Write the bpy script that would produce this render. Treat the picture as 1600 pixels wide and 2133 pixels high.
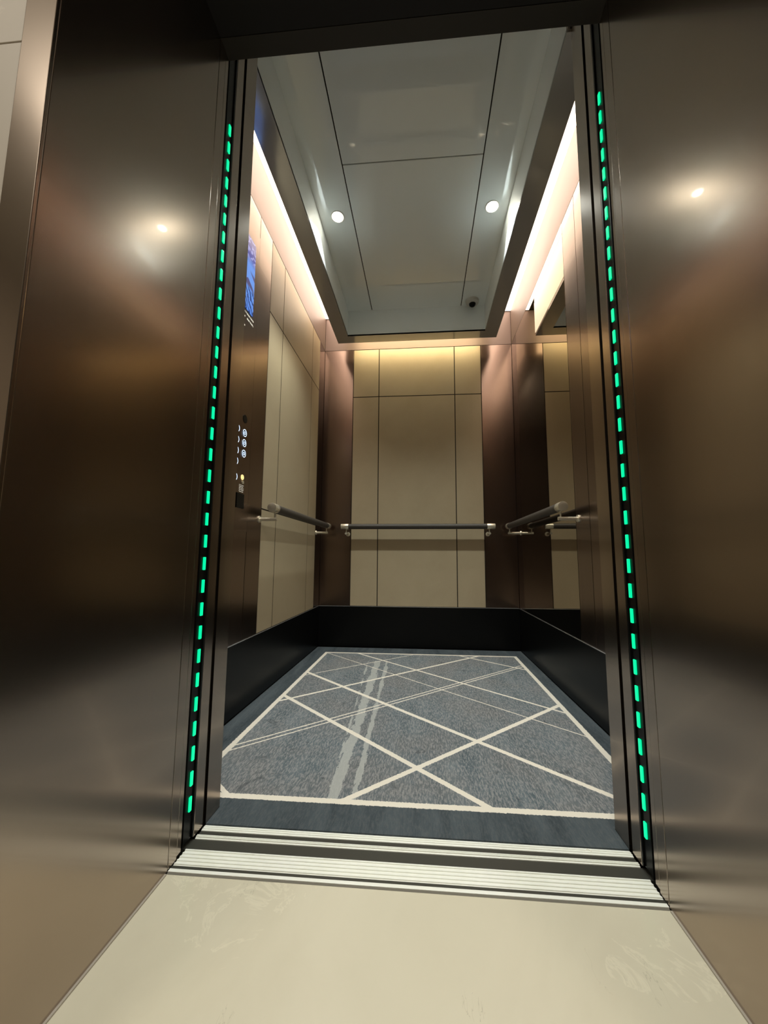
import bpy, bmesh, math, random
from mathutils import Vector, Matrix
random.seed(4)
for o in list(bpy.data.objects): bpy.data.objects.remove(o)
S = bpy.context.scene
COL = S.collection

# ---------------------------------------------------------------- camera
cd = bpy.data.cameras.new('camera'); cam = bpy.data.objects.new('camera', cd); COL.objects.link(cam)
cam.location = (0, 0, .6864)
cam.rotation_euler = (1.679680, -.004200, .076301)
cd.sensor_fit = 'VERTICAL'; cd.sensor_height = 24.0
cd.lens = 776.6066 / 2133 * 24.0
cd.shift_x = -(821.636 - 800) / 2133
cd.shift_y = (1076.832 - 1066.5) / 2133
cd.clip_start = .01; cd.clip_end = 50
S.camera = cam

# ---------------------------------------------------------------- light settings
W = bpy.data.worlds.new('world'); S.world = W; W.use_nodes = True
W.node_tree.nodes['Background'].inputs[0].default_value = (.9, .85, .8, 1)
W.node_tree.nodes['Background'].inputs[1].default_value = .02
S.view_settings.view_transform = 'Standard'; S.view_settings.look = 'None'
S.view_settings.gamma = 1; S.view_settings.use_curve_mapping = False
S.view_settings.exposure = 0.12
COVE_SIDE, COVE_REAR = 5.5, 8.0
ADDED_GLOW_SIDE, ADDED_GLOW_REAR = 1.5, 6.0    # glow added to the canopy's outer faces to brighten the walls      # line above: emission of the cove strips
SPOT = 75.0                          # emission of the cab downlight lenses
SPOT_W = 74.0
HALL_W = 22.0
LED = 1.0

def hall_light(x, y, power, size=.5, col=(1, .93, .80)):
    l = bpy.data.lights.new('hall_lamp_light', 'AREA'); l.energy = power; l.size = size; l.color = col
    o = bpy.data.objects.new('hall_lamp_light', l); COL.objects.link(o); o.location = (x, y, 2.78)
    return o
hall_light(0.0, -.55, HALL_W, .5)
hall_light(-1.5, -.9, HALL_W * .8, .5)
hall_light(1.5, -.9, HALL_W * .8, .5)

# ---------------------------------------------------------------- materials
def newmat(name):
    m = bpy.data.materials.new(name); m.use_nodes = True
    nt = m.node_tree; b = nt.nodes['Principled BSDF']
    return m, nt, b
def N(nt, t, **k):
    n = nt.nodes.new(t)
    for a, v in k.items(): setattr(n, a, v)
    return n
def coords(nt, scale=(1, 1, 1), obj=True):
    c = N(nt, 'ShaderNodeTexCoord'); mp = N(nt, 'ShaderNodeMapping'); mp.inputs['Scale'].default_value = scale
    nt.links.new(c.outputs['Object'], mp.inputs[0]); return mp.outputs[0]
def noise(nt, vec, scale, detail=4, rough=.5, dist=0):
    n = N(nt, 'ShaderNodeTexNoise'); n.inputs['Scale'].default_value = scale
    n.inputs['Detail'].default_value = detail; n.inputs['Roughness'].default_value = rough
    n.inputs['Distortion'].default_value = dist
    nt.links.new(vec, n.inputs['Vector']); return n.outputs['Fac']
def ramp(nt, fac, stops):
    r = N(nt, 'ShaderNodeValToRGB'); e = r.color_ramp.elements
    while len(e) < len(stops): e.new(.5)
    for i, (p, c) in enumerate(stops): e[i].position = p; e[i].color = (*c, 1)
    nt.links.new(fac, r.inputs[0]); return r.outputs[0]
def bump(nt, b, h, strength, dist=.001):
    n = N(nt, 'ShaderNodeBump'); n.inputs['Strength'].default_value = strength; n.inputs['Distance'].default_value = dist
    nt.links.new(h, n.inputs['Height']); nt.links.new(n.outputs[0], b.inputs['Normal'])
def mix(nt, fac, a, c):
    m = N(nt, 'ShaderNodeMix', data_type='RGBA')
    for sock, v in ((m.inputs[0], fac), (m.inputs[6], a), (m.inputs[7], c)):
        if hasattr(v, 'links'): nt.links.new(v, sock)
        elif isinstance(v, (int, float)): sock.default_value = v
        else: sock.default_value = (*v, 1)
    return m.outputs[2]

def simple(name, col, rough=.5, metal=0, emit=0, ecol=None, coat=0, spec=None):
    m, nt, b = newmat(name)
    b.inputs['Base Color'].default_value = (*col, 1); b.inputs['Roughness'].default_value = rough
    b.inputs['Metallic'].default_value = metal
    b.inputs['Coat Weight'].default_value = coat; b.inputs['Coat Roughness'].default_value = .04
    if spec is not None: b.inputs['Specular IOR Level'].default_value = spec
    if emit:
        b.inputs['Emission Color'].default_value = (*(ecol or col), 1); b.inputs['Emission Strength'].default_value = emit
    return m

def bronze(name, c0, c1, rough, aniso=.0, coat=.15, metal=1.0):
    m, nt, b = newmat(name)
    v = coords(nt, (1, 1, 1))
    cl = noise(nt, v, 1.4, 2, .5)
    nt.links.new(ramp(nt, cl, [(.3, c0), (.7, c1)]), b.inputs['Base Color'])
    g = coords(nt, (1, 1, 1))
    h = noise(nt, g, 1.6, 3, .6)
    mr = N(nt, 'ShaderNodeMapRange'); mr.inputs[3].default_value = rough * .88; mr.inputs[4].default_value = rough * 1.14
    nt.links.new(h, mr.inputs[0]); nt.links.new(mr.outputs[0], b.inputs['Roughness'])
    b.inputs['Metallic'].default_value = metal
    b.inputs['Coat Weight'].default_value = coat; b.inputs['Coat Roughness'].default_value = .03; b.inputs['Coat IOR'].default_value = 1.4
    return m
M = {}
M['portal'] = bronze('bronze_portal', (.37, .30, .245), (.42, .345, .285), .21)
M['bronze'] = bronze('bronze_cab', (.20, .148, .122), (.24, .178, .147), .24)
M['frieze'] = bronze('bronze_frieze', (.165, .118, .103), (.19, .138, .12), .45, metal=.3, coat=0)
M['frame'] = bronze('bronze_canopy', (.55, .55, .545), (.59, .59, .585), .12, coat=0, metal=.5)
M['black_gloss'] = simple('black_skirting', (.004, .004, .004), .3, 0, spec=.14)
M['black'] = simple('black_matt', (.006, .006, .007), .7, 0, spec=.1)
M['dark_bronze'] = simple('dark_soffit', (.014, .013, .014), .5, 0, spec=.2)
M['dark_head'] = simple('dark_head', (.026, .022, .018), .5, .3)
M['wall_dark'] = simple('lobby_dark', (.05, .042, .036), .6)
M['dark'] = simple('dark_backing', (.018, .014, .010), .8, 0, spec=.1)
M['grout'] = simple('grey_grout', (.17, .155, .125), .8)
M['gap'] = simple('dark_gap_fill', (.055, .055, .047), .3, 0)
M['steel'] = simple('satin_nickel', (.80, .74, .60), .27, .7)
M['mirror'] = simple('mirror_glass', (.43, .38, .31), .0, 1)
M['leather'] = simple('dark_leather', (.055, .046, .038), .5, 0)
M['white'] = simple('white_plastic', (.55, .54, .5), .4)
M['lamp'] = simple('lamp_lens', (1, 1, 1), .4, 0, SPOT, (1, .95, .78))
M['cove_side'] = simple('cove_side', (.8, .8, .8), .5, 0, COVE_SIDE, (1, .80, .64))
M['cove_rear'] = simple('cove_rear', (.8, .8, .8), .5, 0, COVE_REAR, (1, .84, .50))
M['added_glow_side'] = simple('added_glow_side', (.8, .8, .8), .5, 0, ADDED_GLOW_SIDE, (1, .80, .56))
M['added_glow_rear'] = simple('added_glow_rear', (.8, .8, .8), .5, 0, ADDED_GLOW_REAR, (1, .84, .50))
M['led'] = simple('green_led', (0, .3, .15), .3, 0, LED, (.0, .95, .36))
M['ring'] = simple('button_light', (.3, .3, .3), .3, 0, 1.6, (.62, .76, 1))
M['amber'] = simple('amber_light', (.4, .3, .1), .3, 0, 1.1, (1, .75, .3))
M['print'] = simple('white_print', (.75, .72, .62), .5, 0, .25, (.9, .85, .75))

def mat_ceiling():
    m, nt, b = newmat('ceiling_gloss')
    b.inputs['Base Color'].default_value = (.84, .90, .91, 1); b.inputs['Roughness'].default_value = .5
    b.inputs['Coat Weight'].default_value = .8; b.inputs['Coat Roughness'].default_value = .035; b.inputs['Coat IOR'].default_value = 2.4
    return m
M['ceiling'] = mat_ceiling()

def mat_panel():
    m, nt, b = newmat('beige_panel')
    v = coords(nt, (1, 1, 1)); c = noise(nt, v, 3, 4, .6, .4)
    f = coords(nt, (1, 1, 3)); fine = noise(nt, f, 260, 3, .6)
    a = ramp(nt, c, [(.3, (.41, .325, .205)), (.7, (.455, .365, .235))])
    d = mix(nt, .12, a, ramp(nt, fine, [(.35, (.30, .24, .15)), (.65, (.68, .58, .42))]))
    nt.links.new(d, b.inputs['Base Color']); b.inputs['Roughness'].default_value = .42
    bump(nt, b, fine, .15, .0005)
    return m
M['panel'] = mat_panel()

def mat_marble(name, base, tint, joint=None):
    m, nt, b = newmat(name)
    v = coords(nt, (1, 1, 1)); c = noise(nt, v, 2.3, 6, .6, .8)
    a = ramp(nt, c, [(.3, base), (.7, tint)])
    n2 = noise(nt, v, 9, 5, .65, 1.2)
    veins = ramp(nt, n2, [(.47, (0, 0, 0)), (.495, (1, 1, 1)), (.505, (1, 1, 1)), (.53, (0, 0, 0))])
    msk = noise(nt, v, 3.1, 2)
    mm = N(nt, 'ShaderNodeMath', operation='GREATER_THAN'); nt.links.new(msk, mm.inputs[0]); mm.inputs[1].default_value = .56
    m2 = N(nt, 'ShaderNodeMath', operation='MULTIPLY'); nt.links.new(mm.outputs[0], m2.inputs[0]); nt.links.new(veins, m2.inputs[1])
    m3 = N(nt, 'ShaderNodeMath', operation='MULTIPLY'); nt.links.new(m2.outputs[0], m3.inputs[0]); m3.inputs[1].default_value = .28
    d = mix(nt, m3.outputs[0], a, tuple(min(1, t * 1.25) for t in tint))
    # a few short dark hairline cracks and specks
    cv = coords(nt, (5, 1.2, 1)); n4 = noise(nt, cv, 2.6, 5, .7, .3)
    cr = ramp(nt, n4, [(.5, (0, 0, 0)), (.503, (1, 1, 1)), (.506, (0, 0, 0))])
    n5 = noise(nt, v, 4.3, 2)
    g5 = N(nt, 'ShaderNodeMath', operation='GREATER_THAN'); nt.links.new(n5, g5.inputs[0]); g5.inputs[1].default_value = .62
    m5 = N(nt, 'ShaderNodeMath', operation='MULTIPLY'); nt.links.new(g5.outputs[0], m5.inputs[0]); nt.links.new(cr, m5.inputs[1])
    m6 = N(nt, 'ShaderNodeMath', operation='MULTIPLY'); nt.links.new(m5.outputs[0], m6.inputs[0]); m6.inputs[1].default_value = .45
    e = mix(nt, m6.outputs[0], d, (.16, .13, .09))
    nt.links.new(e, b.inputs['Base Color'])
    b.inputs['Roughness'].default_value = .28 if joint is None else .5
    b.inputs['Coat Weight'].default_value = 0
    return m
M['marble'] = mat_marble('floor_marble', (.66, .61, .48), (.73, .685, .55))
M['stone'] = mat_marble('wall_stone', (.40, .355, .30), (.45, .40, .34), 1)

# carpet: slate ground, lighter strokes, crossing cream lines, all in floor coordinates
RX0, RX1, RY0, RY1 = -.698, .636, 1.115, 2.742
LINES = [((-.691, 2.27), (.542, 1.203), .010), ((-.681, 1.883), (.181, 1.121), .010),
         ((-.693, 1.817), (.365, 2.722), .008), ((-.689, 1.394), (.623, 2.528), .0036),
         ((-.687, 1.359), (.625, 2.500), .0036), ((-.689, 2.215), (-.084, 2.723), .0036),
         ((-.463, 2.733), (.630, 1.791), .0065), ((-.617, 2.666), (.623, 1.575), .003),
         ((-.224, 1.123), (.627, 1.877), .010), ((.238, 2.745), (.623, 2.44), .006),
         ((-.72, 1.248), (-.572, 1.122), .007)]
def mat_carpet():
    m, nt, b = newmat('carpet_pile')
    L = nt.links.new
    def ma(op, a, c=None, d=None):
        n = N(nt, 'ShaderNodeMath', operation=op)
        for i, v in enumerate((a, c, d)):
            if v is None: continue
            if isinstance(v, (int, float)): n.inputs[i].default_value = v
            else: L(v, n.inputs[i])
        return n.outputs[0]
    tc = N(nt, 'ShaderNodeTexCoord'); raw = tc.outputs['Object']
    jit = N(nt, 'ShaderNodeTexNoise'); jit.inputs['Scale'].default_value = 170; jit.inputs['Detail'].default_value = 1
    L(raw, jit.inputs['Vector'])
    sb = N(nt, 'ShaderNodeVectorMath', operation='SUBTRACT'); L(jit.outputs['Color'], sb.inputs[0]); sb.inputs[1].default_value = (.5, .5, .5)
    sc = N(nt, 'ShaderNodeVectorMath', operation='SCALE'); L(sb.outputs[0], sc.inputs[0]); sc.inputs['Scale'].default_value = .006
    ad = N(nt, 'ShaderNodeVectorMath', operation='ADD'); L(raw, ad.inputs[0]); L(sc.outputs[0], ad.inputs[1])
    sx = N(nt, 'ShaderNodeSeparateXYZ'); L(ad.outputs[0], sx.inputs[0]); X, Y = sx.outputs[0], sx.outputs[1]
    def absd(src, c): return ma('ABSOLUTE', ma('SUBTRACT', src, c))
    inx = ma('LESS_THAN', absd(X, (RX0 + RX1) / 2), (RX1 - RX0) / 2)
    iny = ma('LESS_THAN', absd(Y, (RY0 + RY1) / 2), (RY1 - RY0) / 2)
    inside = ma('MULTIPLY', inx, iny)
    acc = None
    for (x0, y0), (x1, y1), w in LINES:
        dx, dy = x1 - x0, y1 - y0; l = math.hypot(dx, dy); nx, ny = -dy / l, dx / l
        s = ma('ADD', ma('MULTIPLY', X, nx), ma('MULTIPLY', Y, ny))
        hit = ma('LESS_THAN', absd(s, x0 * nx + y0 * ny), w)
        acc = hit if acc is None else ma('MAXIMUM', acc, hit)
    # the line from the lower right of the field stops where it meets the front and right borders; the corner tick is cut to the corner
    lines = ma('MULTIPLY', acc, inside)
    ox = ma('LESS_THAN', absd(X, (RX0 + RX1) / 2), (RX1 - RX0) / 2 + .011)
    oy = ma('LESS_THAN', absd(Y, (RY0 + RY1) / 2), (RY1 - RY0) / 2 + .011)
    ix = ma('LESS_THAN', absd(X, (RX0 + RX1) / 2), (RX1 - RX0) / 2 - .011)
    iy = ma('LESS_THAN', absd(Y, (RY0 + RY1) / 2), (RY1 - RY0) / 2 - .011)
    border = ma('SUBTRACT', ma('MULTIPLY', ox, oy), ma('MULTIPLY', ix, iy))
    cream = ma('MAXIMUM', lines, border)
    # ground
    vs = coords(nt, (1, .16, 1)); st = noise(nt, vs, 16, 5, .65, .4)
    fl = coords(nt, (1, .22, 1)); fi = noise(nt, fl, 205, 3, .8)
    cl = noise(nt, raw, 3.2, 4, .6, .3)
    g = ramp(nt, st, [(.3, (.075, .105, .125)), (.5, (.125, .155, .178)), (.7, (.175, .205, .225))])
    tint = mix(nt, ramp(nt, cl, [(.4, (0, 0, 0)), (.62, (.6, .6, .6))]), g, (.16, .155, .155))
    field = mix(nt, ramp(nt, fi, [(.45, (0, 0, 0)), (.59, (.62, .62, .62))]), tint, (.37, .365, .36))
    blot = ramp(nt, noise(nt, raw, 11, 4, .6, .8), [(.64, (0, 0, 0)), (.70, (.6, .6, .6))])
    field = mix(nt, blot, field, (.06, .07, .08))
    # ragged light brush strokes running front to back
    wob = noise(nt, coords(nt, (1, .22, 1)), 34, 5, .75)
    def stroke(xa, ya, xb, yb, w, amp):
        k = (xb - xa) / (yb - ya)
        c = ma('ADD', ma('MULTIPLY', ma('SUBTRACT', Y, ya), k), xa)
        d = ma('ABSOLUTE', ma('SUBTRACT', X, c))
        d = ma('ADD', d, ma('MULTIPLY', ma('SUBTRACT', wob, .5), amp))
        return ma('LESS_THAN', d, w)
    s = ma('MAXIMUM', stroke(-.258, 1.12, -.300, 2.42, .019, .075), stroke(-.200, 1.12, -.238, 2.45, .0095, .05))
    s = ma('MAXIMUM', s, stroke(-.272, 1.12, -.330, 2.0, .003, .05))
    s = ma('MULTIPLY', s, ma('LESS_THAN', Y, 2.55))
    field = mix(nt, ma('MULTIPLY', s, .72), field, (.48, .49, .47))
    edge = ramp(nt, st, [(.3, (.040, .052, .062)), (.7, (.10, .12, .135))])
    edge = mix(nt, ramp(nt, fi, [(.45, (0, 0, 0)), (.62, (.4, .4, .4))]), edge, (.13, .14, .145))
    base = mix(nt, inside, edge, field)
    out = mix(nt, cream, base, (.84, .78, .68))
    L(out, b.inputs['Base Color']); b.inputs['Roughness'].default_value = .95; b.inputs['Specular IOR Level'].default_value = .15
    bump(nt, b, fi, .6, .002)
    return m
M['carpet'] = mat_carpet()

def mat_alu():
    m, nt, b = newmat('ribbed_aluminium')
    v = coords(nt, (1, 1, 1)); n = noise(nt, v, 9, 4)
    nt.links.new(ramp(nt, n, [(.3, (.92, .94, .86)), (.7, (.97, .98, .93))]), b.inputs['Base Color'])
    b.inputs['Metallic'].default_value = 0; b.inputs['Roughness'].default_value = .3
    return m
M['alu'] = mat_alu()

def mat_screen():
    m, nt, b = newmat('screen_picture')
    tc = N(nt, 'ShaderNodeTexCoord'); sx = N(nt, 'ShaderNodeSeparateXYZ'); nt.links.new(tc.outputs['Object'], sx.inputs[0])
    z = N(nt, 'ShaderNodeMapRange'); z.inputs[1].default_value = -.185; z.inputs[2].default_value = .185
    nt.links.new(sx.outputs[2], z.inputs[0])
    base = ramp(nt, z.outputs[0], [(0, (.12, .30, .90)), (.3, (.17, .38, .95)), (.62, (.18, .38, .95)), (.74, (.10, .11, .42)), (1, (.17, .15, .36))])
    def squiggle(sc, dist, rot, stops):
        mp = N(nt, 'ShaderNodeMapping'); mp.inputs['Rotation'].default_value = rot; nt.links.new(tc.outputs['Object'], mp.inputs[0])
        w = N(nt, 'ShaderNodeTexWave'); w.inputs['Scale'].default_value = sc; w.inputs['Distortion'].default_value = dist
        w.inputs['Detail'].default_value = 2; w.inputs['Detail Scale'].default_value = 2.5; w.bands_direction = 'Z'
        nt.links.new(mp.outputs[0], w.inputs[0]); return ramp(nt, w.outputs['Fac'], stops)
    def mask(v, stops):
        mm = N(nt, 'ShaderNodeMath', operation='MULTIPLY'); nt.links.new(v, mm.inputs[0])
        nt.links.new(ramp(nt, z.outputs[0], stops), mm.inputs[1]); return mm.outputs[0]
    o, l = (0, 0, 0), (1, 1, 1)
    dark = mask(squiggle(11, 7, (.9, 0, 0), [(.55, o), (.7, l)]), [(0, l), (.28, l), (.34, o), (.36, o)])
    c = mix(nt, dark, base, (.02, .06, .25))
    light = mask(squiggle(9, 8, (-.5, 0, 0), [(.72, o), (.82, (.8, .8, .8))]), [(.66, o), (.72, l), (1, l)])
    c = mix(nt, light, c, (.42, .44, .85))
    rock = mask(squiggle(3.2, 3, (.35, 0, 0), [(.62, o), (.68, l)]), [(.30, o), (.34, l), (.52, l), (.56, o)])
    c = mix(nt, rock, c, (.10, .09, .22))
    b.inputs['Base Color'].default_value = (.01, .01, .02, 1); b.inputs['Roughness'].default_value = .15
    nt.links.new(c, b.inputs['Emission Color']); b.inputs['Emission Strength'].default_value = .8
    return m
M['screen'] = mat_screen()

# ---------------------------------------------------------------- mesh helpers (world coordinates in, object placed at its own origin)
def add_box(bm, a, b):
    x0, y0, z0 = a; x1, y1, z1 = b
    r = bmesh.ops.create_cube(bm, size=1)
    bmesh.ops.scale(bm, vec=(x1 - x0, y1 - y0, z1 - z0), verts=r['verts'])
    bmesh.ops.translate(bm, vec=((x0 + x1) / 2, (y0 + y1) / 2, (z0 + z1) / 2), verts=r['verts'])
    return r['verts']
def add_cyl(bm, p, q, r0, r1=None, seg=32):
    p, q = Vector(p), Vector(q); d = q - p
    rot = d.to_track_quat('Z', 'Y').to_matrix().to_4x4()
    g = bmesh.ops.create_cone(bm, cap_ends=True, segments=seg, radius1=r0, radius2=r0 if r1 is None else r1, depth=d.length)
    bmesh.ops.transform(bm, matrix=Matrix.Translation((p + q) / 2) @ rot, verts=g['verts'])
    return g['verts']
def add_ring(bm, c, axis, r, t, seg=32, sec=8):
    c = Vector(c); rot = Vector(axis).to_track_quat('Z', 'Y').to_matrix()
    vs = []
    for i in range(seg):
        a = 2 * math.pi * i / seg; row = []
        for j in range(sec):
            e = 2 * math.pi * j / sec; rr = r + t * math.cos(e)
            row.append(bm.verts.new(c + rot @ Vector((rr * math.cos(a), rr * math.sin(a), t * math.sin(e)))))
        vs.append(row)
    for i in range(seg):
        for j in range(sec):
            bm.faces.new((vs[i][j], vs[(i + 1) % seg][j], vs[(i + 1) % seg][(j + 1) % sec], vs[i][(j + 1) % sec]))
def link(name, bm, mat, parent=None, bevel=0, smooth=False):
    bmesh.ops.recalc_face_normals(bm, faces=bm.faces)
    if bevel:
        bmesh.ops.bevel(bm, geom=[e for e in bm.edges if e.calc_face_angle(0) > .5], offset=bevel, segments=2, affect='EDGES', profile=.6)
    xs = [v.co.x for v in bm.verts]; ys = [v.co.y for v in bm.verts]; zs = [v.co.z for v in bm.verts]
    c = Vector(((min(xs) + max(xs)) / 2, (min(ys) + max(ys)) / 2, (min(zs) + max(zs)) / 2))
    if name in KEEP0: c = Vector((0, 0, 0))
    bmesh.ops.translate(bm, vec=-c, verts=bm.verts)
    me = bpy.data.meshes.new(name); bm.to_mesh(me); bm.free()
    me.materials.append(mat)
    if smooth:
        for p in me.polygons: p.use_smooth = True
        me.set_sharp_from_angle(angle=math.radians(40))
    o = bpy.data.objects.new(name, me); COL.objects.link(o)
    o.location = c
    if parent is not None:
        o.parent = parent; o.location = c - world_of(parent)
    return o
KEEP0 = {'carpet', 'floor'}
def world_of(o):
    v = Vector(o.location)
    while o.parent: o = o.parent; v += Vector(o.location)
    return v
def box(name, a, b, mat, parent=None, bevel=0):
    bm = bmesh.new(); add_box(bm, a, b); return link(name, bm, mat, parent, bevel)
def boxes(name, lst, mat, parent=None, bevel=0):
    bm = bmesh.new()
    for a, b in lst: add_box(bm, a, b)
    return link(name, bm, mat, parent, bevel)
def struct(o): o['kind'] = 'structure'; return o
def thing(name, label, cat, loc, group=None):
    o = bpy.data.objects.new(name, None); COL.objects.link(o); o.location = loc; o.empty_display_size = .05
    o['label'] = label; o['category'] = cat
    if group: o['group'] = group
    return o
def tag(o, label, cat, group=None):
    o['label'] = label; o['category'] = cat
    if group: o['group'] = group
    return o

# ---------------------------------------------------------------- dimensions
PL, PR = -.561, .483                 # faces of the reveals and jambs
WL, WR, WB = -.811, .718, 2.905      # cab wall faces
ZS, ZF, ZT = .314, 2.405, 2.690      # skirting top, frieze bottom, cab top
YO, YJ, YR = .451, .857, 1.066       # portal front, portal back, cab return back
ZH = 2.137                           # height of the landing opening
ZC, ZP = 2.379, 2.585                # canopy underside, recessed ceiling

# ---------------------------------------------------------------- hall
struct(box('floor', (-3, -3, -.06), (3, .8498, 0), M['marble']))
struct(box('ceiling', (-3, -3, 2.8), (3, YO + .01, 2.86), M['white']))
wf = struct(boxes('wall_front', [((-3, YO + .012, 0), (PL - .06, YO + .06, 2.8)), ((PR + .06, YO + .012, 0), (3, YO + .06, 2.8)),
                          ((PL - .06, YO + .012, ZH + .06), (PR + .06, YO + .06, 2.8))], M['dark']))
def tile(x0, x1, z0, z1):
    box('stone_tile', (x0 + .0015, YO, z0 + .0015), (x1 - .0015, YO + .0118, z1 - .0015), M['stone'], wf, .0008)
zr = [0, .742, 1.484, 2.226, 2.8]
for k in range(4):
    for x0, x1 in ((-3, -2.0), (-2.0, -1.3), (-1.3, PL - .054), (PR + .054, 1.3), (1.3, 2.0), (2.0, 3)):
        tile(x0, x1, zr[k], zr[k + 1])
tile(PL - .054, PR + .054, 2.226, 2.8)
struct(box('wall_left', (-3.06, -3, 0), (-3, YO, 2.8), M['stone']))
struct(box('wall_right', (3, -3, 0), (3.06, YO, 2.8), M['stone']))
struct(box('wall_back', (-3, -3.06, 0), (3, -3, 2.8), M['wall_dark']))

# bronze door surround
P = thing('door_surround', 'dark bronze metal surround framing the open lift doorway', 'door frame', ((PL + PR) / 2, YO, 0))
box('reveal', (PL - .02, YO, 0.001), (PL, YJ - .002, ZH), M['portal'], P, .001)
box('reveal', (PR, YO, 0.001), (PR + .02, YJ - .002, ZH), M['portal'], P, .001)
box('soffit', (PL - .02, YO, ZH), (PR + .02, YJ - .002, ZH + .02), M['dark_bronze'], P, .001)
box('architrave', (PL - .052, YO - .006, .001), (PL + .0002, YO - .0001, ZH + .052), M['portal'], P, .001)
box('architrave', (PR - .0002, YO - .006, .001), (PR + .052, YO - .0001, ZH + .052), M['portal'], P, .001)
box('architrave', (PL, YO - .006, ZH + .0005), (PR, YO - .0005, ZH + .052), M['portal'], P, .001)
# landing door frame at the back of the surround
box('jamb', (PL - .02, YJ, .003), (PL - .0006, .886, ZH), M['portal'], P, .001)
box('jamb', (PR + .0006, YJ, .003), (PR + .02, .886, ZH), M['portal'], P, .001)
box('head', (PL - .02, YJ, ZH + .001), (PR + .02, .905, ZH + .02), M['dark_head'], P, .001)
box('caulk_line', (PL, YO, .0005), (PL + .004, YJ - .01, .003), M['stone'], P)['label'] = 'pale caulk line along the foot of the left reveal'
box('caulk_line', (PR - .004, YO, .0005), (PR, YJ - .01, .003), M['stone'], P)['label'] = 'pale caulk line along the foot of the right reveal'

# hoistway around the doors (dark)
struct(boxes('wall_shaft', [((-1.35, YJ + .002, -.08), (-1.30, YR, 2.75)), ((1.22, YJ + .002, -.08), (1.27, YR, 2.75)),
                            ((-1.30, YJ + .002, 2.70), (1.22, YR, 2.75)),
                            ((-1.35, YJ - .02, 0), (PL - .022, YJ - .004, 2.75)), ((PR + .022, YJ - .02, 0), (1.27, YJ - .004, 2.75)),
                            ((PL - .022, YJ - .02, ZH + .025), (PR + .022, YJ - .004, 2.75))], M['black']))

# retracted door leaves
struct(box('door_1', (-1.10, .888, .006), (PL - .0025, .9045, ZH + .03), M['portal'], None, .0015))
struct(box('door_2', (PR + .0025, .888, .006), (1.02, .9045, ZH + .03), M['portal'], None, .0015))
struct(box('door_3', (-1.10, .950, .006), (PL - .0012, .9885, 2.40), M['portal'], None, .0015))
struct(box('door_4', (PR + .0012, .950, .006), (1.02, .9885, 2.40), M['portal'], None, .0015))

# light curtains with their green lamps
LZ = [1.938 - .05766 * k for k in range(33)]
for side, px in ((-1, PL), (1, PR)):
    nm = 'left' if side < 0 else 'right'
    T = thing('light_curtain', f'slim black strip of green lights up the {nm} door edge', 'light curtain', (px, .929, .012), 'door edge light curtains')
    a, b = (px - .012, px - .0045) if side < 0 else (px + .0045, px + .012)
    box('housing', (a, .9075, .010), (b, .9495, 2.38), M['black_gloss'], T)
    ra, rb = (px - .0045, px - .001) if side < 0 else (px + .001, px + .0045)
    box('cover_rail', (ra, .9075, .010), (rb, .9105, 2.38), M['black_gloss'], T)
    box('cover_rail', (ra, .9440, .010), (rb, .9492, 2.38), M['black_gloss'], T)
    la, lb = (px - .0044, px - .0005) if side < 0 else (px + .0005, px + .0044)
    first = None
    for z in LZ:
        if first is None:
            first = box('green_light', (la, .9255, z - .0165), (lb, .9345, z + .0165), M['led'], T, .0015)
        else:
            c = first.copy(); c.parent = T; COL.objects.link(c)
            c.location = (first.location.x, first.location.y, z - .012)
    first['label'] = 'green light at the top of the strip'

# sills
SL = thing('door_sill', 'pale ribbed metal landing sill between marble floor and dark gap', 'door sill', (-.04, .888, 0), 'ribbed metal sills')
box('edge_strip', (PL - .0, .8560, -.02), (PR, .8645, .0015), M['alu'], SL, .0006)
box('track', (PL - .3, .8648, -.02), (PR + .3, .8742, -.0006), M['gap'], SL)  # flat dark fill standing in for the shade down in the groove
bm = bmesh.new(); add_box(bm, (PL, .8745, -.02), (PR, .9210, -.0005))
for k in range(5):
    y = .8770 + k * .0099; add_box(bm, (PL, y, -.003), (PR, y + .0034, .0014))
link('ribbed_plate', bm, M['alu'], SL)
struct(box('floor_gap', (-1.3, .9212, -.08), (1.22, .9540, -.0015), M['gap']))
CS = thing('door_sill', 'narrow twin-rail metal cab sill against the carpet edge', 'door sill', (-.04, .978, 0), 'ribbed metal sills')
box('rail', (PL, .9545, -.02), (PR, .9672, 0), M['alu'], CS, .0008)
box('track', (PL, .9674, -.02), (PR, .9806, -.0006), M['gap'], CS)  # groove filled almost level; its shade is put into the dark colour
box('rail', (PL, .9808, -.02), (PR, .9998, .001), M['alu'], CS, .0008)
for y in (.9585, .9630, .9860, .9925):
    box('rib', (PL, y, -.001), (PR, y + .0022, .0022), M['alu'], CS)
struct(box('trim_1', (PL + .002, .8500, -.01), (PR - .002, .8558, .0003), M['grout']))

# ---------------------------------------------------------------- cab shell
T6 = .006
struct(box('floor_cab', (WL - .05, 1.0002, -.06), (WR + .05, WB + .05, -.004), M['dark']))
struct(box('ceiling_cab', (WL - .05, 1.0, ZT + .004), (WR + .05, WB + .05, ZT + .04), M['dark']))
wl = struct(box('wall_cab_left', (WL - .05, YR + .02, 0), (WL - T6, WB + .05, ZT + .003), M['dark']))
wr = struct(box('wall_cab_right', (WR + T6, YR + .02, 0), (WR + .05, WB + .05, ZT + .003), M['dark']))
wb = struct(box('wall_cab_rear', (WL - T6 + .0002, WB + T6, 0), (WR + T6 - .0002, WB + .05, ZT + .003), M['dark']))
wc = struct(boxes('wall_cab_front', [((WL - .05, .9995, 0), (PL - .006, YR - .004, ZT + .003)), ((PR + .006, .9995, 0), (WR + .05, YR - .004, ZT + .003)),
                              ((PL - .006, .9995, 2.414), (PR + .006, YR - .004, ZT + .003))], M['dark']))
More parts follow.
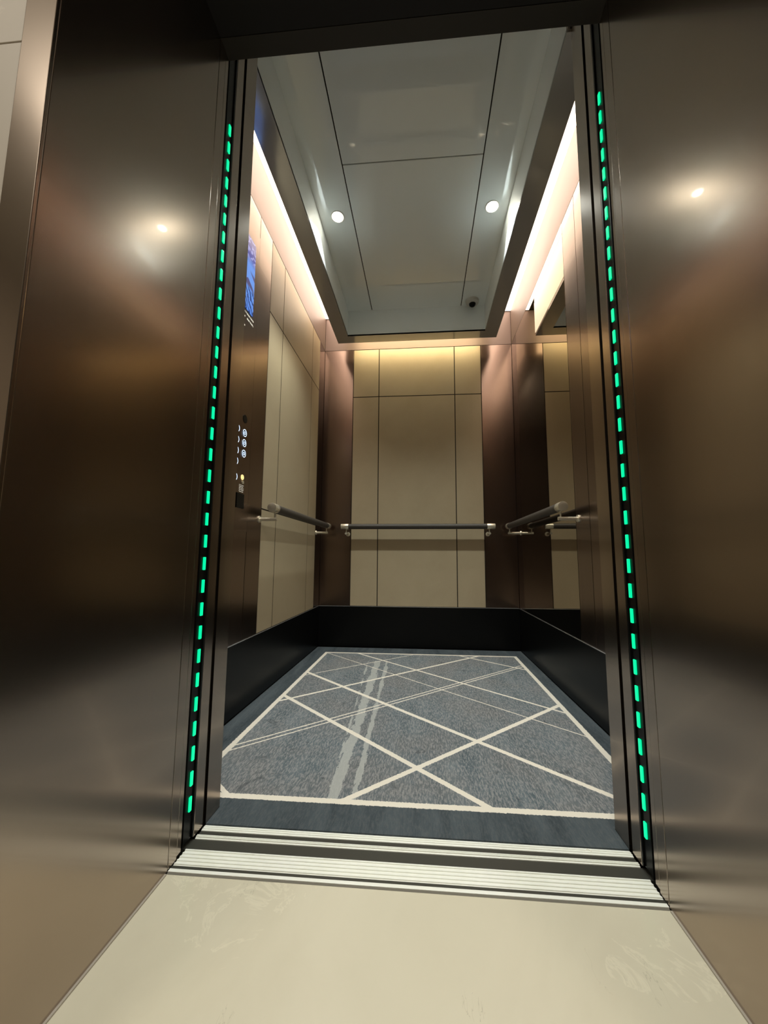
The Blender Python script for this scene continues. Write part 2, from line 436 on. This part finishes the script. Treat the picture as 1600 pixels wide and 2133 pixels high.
boxes('return_panel', [((WL, YR - .003, 0.002), (PL + .0, YR, ZT)), ((PL - .005, .9998, .002), (PL, YR - .0031, 2.41))], M['portal'], wc)
boxes('return_panel', [((PR, YR - .003, 0.002), (WR, YR, ZT)), ((PR, .9998, .002), (PR + .005, YR - .0031, 2.41))], M['portal'], wc)
box('transom', (PL + .0005, .9998, 2.408), (PR - .0005, YR, ZT), M['portal'], wc)
g = .0016
def sheet(side, y0, y1, z0, z1, mat, name, par, gap=g, t=0.0):
    if name == 'wall_panel': return box(name, (WL - .0010, y0 + gap, z0 + gap), (WL, y1 - gap, z1 - gap), mat, par, .0003)
    if side == 'L': return box(name, (WL - T6 + .0003, y0 + gap, z0 + gap), (WL + t, y1 - gap, z1 - gap), mat, par, .0006)
    return box(name, (WR - t, y0 + gap, z0 + gap), (WR + T6 - .0003, y1 - gap, z1 - gap), mat, par, .0006)
for s, par in (('L', wl), ('R', wr)):
    sheet(s, YR + .021, 1.658, ZS, ZF, M['bronze'], 'front_panel', par)
    sheet(s, 1.658, 1.806, ZS, ZF, M['bronze'], 'pilaster', par)
    sheet(s, 2.757, WB, ZS, ZF, M['bronze'], 'pilaster', par)
    sheet(s, YR + .021, WB, ZF, ZT, M['frieze'], 'frieze', par)
ROWS = [(ZS, .929), (.929, 1.995), (1.995, ZF)]
box('joint_backing', (WL - T6 + .0003, 1.8062, ZS + .001), (WL - .0011, 2.7568, ZF - .001), M['dark'], wl)
box('joint_backing', (-.5678, WB + .0011, ZS + .001), (.4718, WB + T6 - .0003, ZF - .001), M['dark'], wb)
for y0, y1 in ((1.806, 1.995), (1.995, 2.567), (2.567, 2.757)):
    for z0, z1 in ROWS: sheet('L', y0, y1, z0, z1, M['panel'], 'wall_panel', wl, .0034)
for x0, x1 in ((-.568, -.355), (-.355, .260), (.260, .472)):
    for z0, z1 in ROWS:
        box('wall_panel', (x0 + .0034, WB, z0 + .0034), (x1 - .0034, WB + .0010, z1 - .0034), M['panel'], wb, .0003)
for x0, x1 in ((WL, -.568), (.472, WR)):
    box('pilaster', (x0 + g, WB, ZS + g), (x1 - g, WB + T6 - .0003, ZF - g), M['bronze'], wb, .0006)
box('frieze', (WL + g, WB, ZF + g), (WR - g, WB + T6 - .0003, ZT), M['frieze'], wb, .0006)
# black skirtings with a thin bright top lip
def skirt(name, a, b, la, lb):
    o = struct(box(name, a, b, M['black_gloss'], None, .001))
    box('top_lip', la, lb, M['frame'], o)
skirt('baseboard_left', (WL, YR + .001, .012), (WL + .004, WB - .005, ZS - .002), (WL, YR + .001, ZS - .0018), (WL + .0045, WB - .005, ZS + .0005))
skirt('baseboard_right', (WR - .004, YR + .001, .012), (WR, WB - .005, ZS - .002), (WR - .0045, YR + .001, ZS - .0018), (WR, WB - .005, ZS + .0005))
skirt('baseboard_rear', (WL + .0002, WB - .004, .012), (WR - .0002, WB, ZS - .002), (WL + .005, WB - .0045, ZS - .0018), (WR - .005, WB, ZS + .0005))

mir = tag(box('wall_mirror', (WR - .0006, 1.806, ZS + .002), (WR + T6 - .0008, 2.757, ZF - .002), M['mirror'], None, .0004),
          'tall frameless mirror filling the middle of the right cab wall', 'mirror')

# ---------------------------------------------------------------- carpet
bm = bmesh.new(); add_box(bm, (WL + .001, YR + .001, -.004), (WR - .001, WB - .001, .004)); add_box(bm, (PL + .0005, 1.0005, -.004), (PR - .0005, YR + .001, .004))
bmesh.ops.translate(bm, vec=(0, 0, .0), verts=bm.verts)
tag(link('carpet', bm, M['carpet']), 'slate grey lift carpet with crossing cream lines and cream border', 'carpet')

# ---------------------------------------------------------------- suspended canopy and lights
C = thing('suspended_ceiling', 'glossy grey recessed cab ceiling inside a dark bronze frame', 'ceiling canopy', (-.05, 1.9, ZP))
FO = (-.665, .570, 2.7575); FI = (-.570, .470, 2.667)
boxes('frame', [((FO[0], YR + .002, ZC), (FI[0], FO[2], ZC + .012)), ((FI[1], YR + .002, ZC), (FO[1], FO[2], ZC + .012)),
                ((FI[0], FI[2], ZC), (FI[1], FO[2], ZC + .012))], M['frame'], C)
boxes('outer_side', [((FO[0], YR + .002, ZC + .0125), (FO[0] + .006, FO[2], ZT)), ((FO[1] - .006, YR + .002, ZC + .0125), (FO[1], FO[2], ZT)),
                     ((FO[0] + .006, FO[2] - .006, ZC + .0125), (FO[1] - .006, FO[2], ZT))], M['frame'], C)
box('recess_side', (FI[0] - .006, YR + .002, ZC + .0005), (FI[0], FI[2] + .006, ZP + .004), M['ceiling'], C)
box('recess_side', (FI[1], YR + .002, ZC + .0005), (FI[1] + .006, FI[2] + .006, ZP + .004), M['ceiling'], C)
box('recess_side', (FI[0], FI[2], ZC + .0005), (FI[1], FI[2] + .006, ZP + .004), M['ceiling'], C)
box('backing', (FI[0], YR + .002, ZP + .0062), (FI[1], FI[2], ZP + .012), M['dark'], C)
h = .0028
for x0, x1, y0, y1 in ((FI[0], -.385, YR + .002, FI[2]), (.294, FI[1], YR + .002, FI[2]), (-.385, .294, YR + .002, 1.593), (-.385, .294, 1.593, FI[2])):
    a0 = x0 + (.0002 if x0 == FI[0] else h); a1 = x1 - (.0002 if x1 == FI[1] else h)
    b0 = y0 + (h if y0 == 1.593 else 0); b1 = y1 - (h if y1 == 1.593 else .0002)
    box('ceiling_panel', (a0, b0, ZP), (a1, b1, ZP + .006), M['ceiling'], C, .0003)

def cove(a, b, m, ta, tb, tm, label):
    t = thing('cove_light', label, 'cove light', ((a[0] + b[0]) / 2, (a[1] + b[1]) / 2, ZT), 'cove lights around the canopy')
    box('diffuser', a, b, m, t)
    box('added_glow_face', ta, tb, tm, t)  # added emissive face, in place of a canopy side lit by the cove
TZ = (2.400, 2.640)
cove((WL + .001, YR + .03, ZT - .004), (FO[0] - .002, WB - .012, ZT + .001), M['cove_side'],
     (FO[0] - .0035, YR + .03, TZ[0]), (FO[0] - .0002, FO[2] - .005, TZ[1]), M['added_glow_side'], 'long glowing cove light strip above the left cab wall')
cove((FO[1] + .002, YR + .03, ZT - .004), (WR - .001, WB - .012, ZT + .001), M['cove_side'],
     (FO[1] + .0002, YR + .03, TZ[0]), (FO[1] + .0035, FO[2] - .005, TZ[1]), M['added_glow_side'], 'long glowing cove light strip above the right cab wall')
cove((FI[0], FO[2] + .04, ZT - .004), (FI[1], WB - .012, ZT + .001), M['cove_rear'],
     (FI[0], FO[2] + .0002, TZ[0]), (FI[1], FO[2] + .0035, TZ[1]), M['added_glow_rear'], 'yellowish cove light strip above the rear cab wall')

for x, side in ((-.469, 'left'), (.382, 'right')):
    y = 1.863
    t = thing('downlight', f'small round lit downlight on the {side} side of the cab ceiling', 'downlight', (x, y, ZP - .003), 'cab ceiling downlights')
    bm = bmesh.new(); add_ring(bm, (x, y, ZP - .001), (0, 0, 1), .0335, .0035, 40); link('trim_ring', bm, M['white'], t, 0, True)
    bm = bmesh.new(); add_cyl(bm, (x, y, ZP - .0005), (x, y, ZP - .006), .0235, .019); link('lens', bm, M['lamp'], t, 0, True)
    l = bpy.data.lights.new('lamp_light', 'SPOT'); l.energy = SPOT_W; l.spot_size = math.radians(100); l.spot_blend = 1.0; l.shadow_soft_size = .022; l.color = (.92, 1, .96)
    o = bpy.data.objects.new('lamp_light', l); COL.objects.link(o); o.parent = t; o.location = (0, 0, -.012)

t = thing('security_camera', 'small white dome camera with black eye in rear right ceiling corner', 'security camera', (.372, 2.615, ZP))
bm = bmesh.new(); add_cyl(bm, (.372, 2.615, ZP), (.372, 2.615, ZP - .018), .050, .046, 40); add_cyl(bm, (.372, 2.615, ZP - .018), (.372, 2.615, ZP - .026), .046, .034, 40)
link('housing', bm, M['white'], t, 0, True)
bm = bmesh.new(); r = bmesh.ops.create_uvsphere(bm, u_segments=24, v_segments=16, radius=.025)
bmesh.ops.translate(bm, vec=(.372, 2.612, ZP - .024), verts=r['verts']); link('lens_dome', bm, M['black_gloss'], t, 0, True)

# ---------------------------------------------------------------- handrails
def handrail(p0, p1, wall, cap, arms, label):
    """p0,p1 ends of the rail centre line; wall = outward direction to the wall; arms = distances along the rail"""
    p0, p1, wd = Vector(p0), Vector(p1), Vector(wall); d = (p1 - p0).normalized()
    t = thing('handrail', label, 'handrail', (p0 + p1) / 2, 'cab handrails')
    R = .0205
    bm = bmesh.new(); add_cyl(bm, p0 + d * cap, p1 - d * cap, R); link('grip', bm, M['leather'], t, 0, True)
    for a, b in ((p0, p0 + d * cap), (p1, p1 - d * cap)):
        bm = bmesh.new(); add_cyl(bm, a, b, R + .0018); link('end_cap', bm, M['steel'], t, .0012, True)['label'] = 'satin metal end cap'
    for s in arms:
        q = p0 + d * s; drop = Vector((0, 0, -.054)); foot = q + drop; w = foot + wd * OFF
        bm = bmesh.new(); add_cyl(bm, q + Vector((0, 0, -.015)), foot + Vector((0, 0, .004)), .0042, seg=20)
        add_cyl(bm, foot - wd * .012, w - wd * .004, .0088, seg=24)
        k = link('bracket', bm, M['steel'], t, 0, True)
        bm = bmesh.new(); add_cyl(bm, w - wd * .006, w, .0165, .0175, seg=32); link('rosette', bm, M['steel'], k, 0, True)
OFF = .080
handrail((WL + OFF, 1.742, .927), (WL + OFF, 2.835, .927), (-1, 0, 0), .055, (.043, 1.036), 'dark wrapped handrail along the left beige cab wall')
handrail((WR - OFF, 1.738, .924), (WR - OFF, 2.850, .924), (1, 0, 0), .055, (.036, 1.066), 'dark wrapped handrail in front of the mirror on the right wall')
handrail((-.628, WB - OFF, .923), (.537, WB - OFF, .923), (0, 1, 0), .058, (.040, 1.124), 'dark wrapped handrail across the rear beige cab wall')

# ---------------------------------------------------------------- control panel on the left wall
K = thing('control_panel', 'bronze lift control panel with blue screen and round lit buttons', 'control panel', (WL, 1.53, 1.5))
F = WL + .0015
box('faceplate', (WL + .0001, 1.360, .80), (F, 1.6563, 2.28), M['bronze'], K, .0005)
box('display', (F, 1.425, 1.828), (F + .003, 1.6125, 2.193), M['screen'], K, .0008)
def button(y, z, r=.0175, glyph=True):
    bm = bmesh.new(); add_cyl(bm, (F, y, z), (F + .002, y, z), r, seg=32); k = link('button', bm, M['black_gloss'], K, 0, True)
    bm = bmesh.new(); add_ring(bm, (F + .0021, y, z), (1, 0, 0), r - .0015, .0014, 40); link('light_ring', bm, M['ring'], k, 0, True)
    if glyph:
        bm = bmesh.new(); add_ring(bm, (F + .0022, y, z), (1, 0, 0), .0065, .0011, 24)
        link('numeral', bm, M['ring'], k, 0, True)
for z in (1.251, 1.201, 1.152, 1.104): button(1.524, z)
for z in (1.248, 1.201, 1.152): button(1.590, z)
button(1.524, 1.034)
bm = bmesh.new(); add_ring(bm, (F + .001, 1.590, 1.043), (1, 0, 0), .010, .0022, 24); add_cyl(bm, (F, 1.590, 1.043), (F + .002, 1.590, 1.043), .005, seg=20)
link('alarm_button', bm, M['amber'], K, 0, True)['label'] = 'amber alarm button'
bm = bmesh.new(); add_cyl(bm, (F, 1.594, 1.021), (F + .004, 1.594, 1.021), .008, seg=24); link('key_switch', bm, M['steel'], K, 0, True)
bm = bmesh.new(); add_cyl(bm, (F, 1.590, 1.314), (F + .0015, 1.590, 1.314), .019, seg=32); link('round_sensor', bm, M['black_gloss'], K, 0, True)
box('card_reader', (F, 1.545, .902), (F + .003, 1.612, .968), M['black_gloss'], K, .001)
def print_line(y0, y1, z, hh=.009):
    bm = bmesh.new(); y = y0
    while y < y1:
        w = random.uniform(.0035, .008); e = min(y + w, y1)
        if e - y > .002: add_box(bm, (F, y, z - hh / 2 * random.uniform(.7, 1)), (F + .0006, e, z + hh / 2 * random.uniform(.7, 1)))
        y += w + random.choice((.0016, .0016, .005))
    link('printed_line', bm, M['print'], K)
print_line(1.470, 1.626, 1.8095); print_line(1.561, 1.624, 1.7865)
for z in (1.006, .999, .992, .985, .977): print_line(1.565, 1.606, z, .0035)
box('print_mark', (F, 1.537, 1.782), (F + .0006, 1.543, 1.789), M['print'], K)
box('print_mark', (F, 1.539, 1.739), (F + .0006, 1.545, 1.746), M['print'], K)

# a bit of pale lint on the carpet edge
bm = bmesh.new(); pts = [Vector(p) for p in ((.3815, .9930, .0032), (.3840, .9945, .0032), (.3875, .9940, .0032), (.3900, .9905, .0032), (.3912, .9870, .0032))]
for a, b in zip(pts, pts[1:]): add_cyl(bm, a, b, .0007, seg=8)
tag(link('lint', bm, M['print'], None, 0, True), 'tiny white curl of lint on the cab sill beside the carpet edge', 'lint')
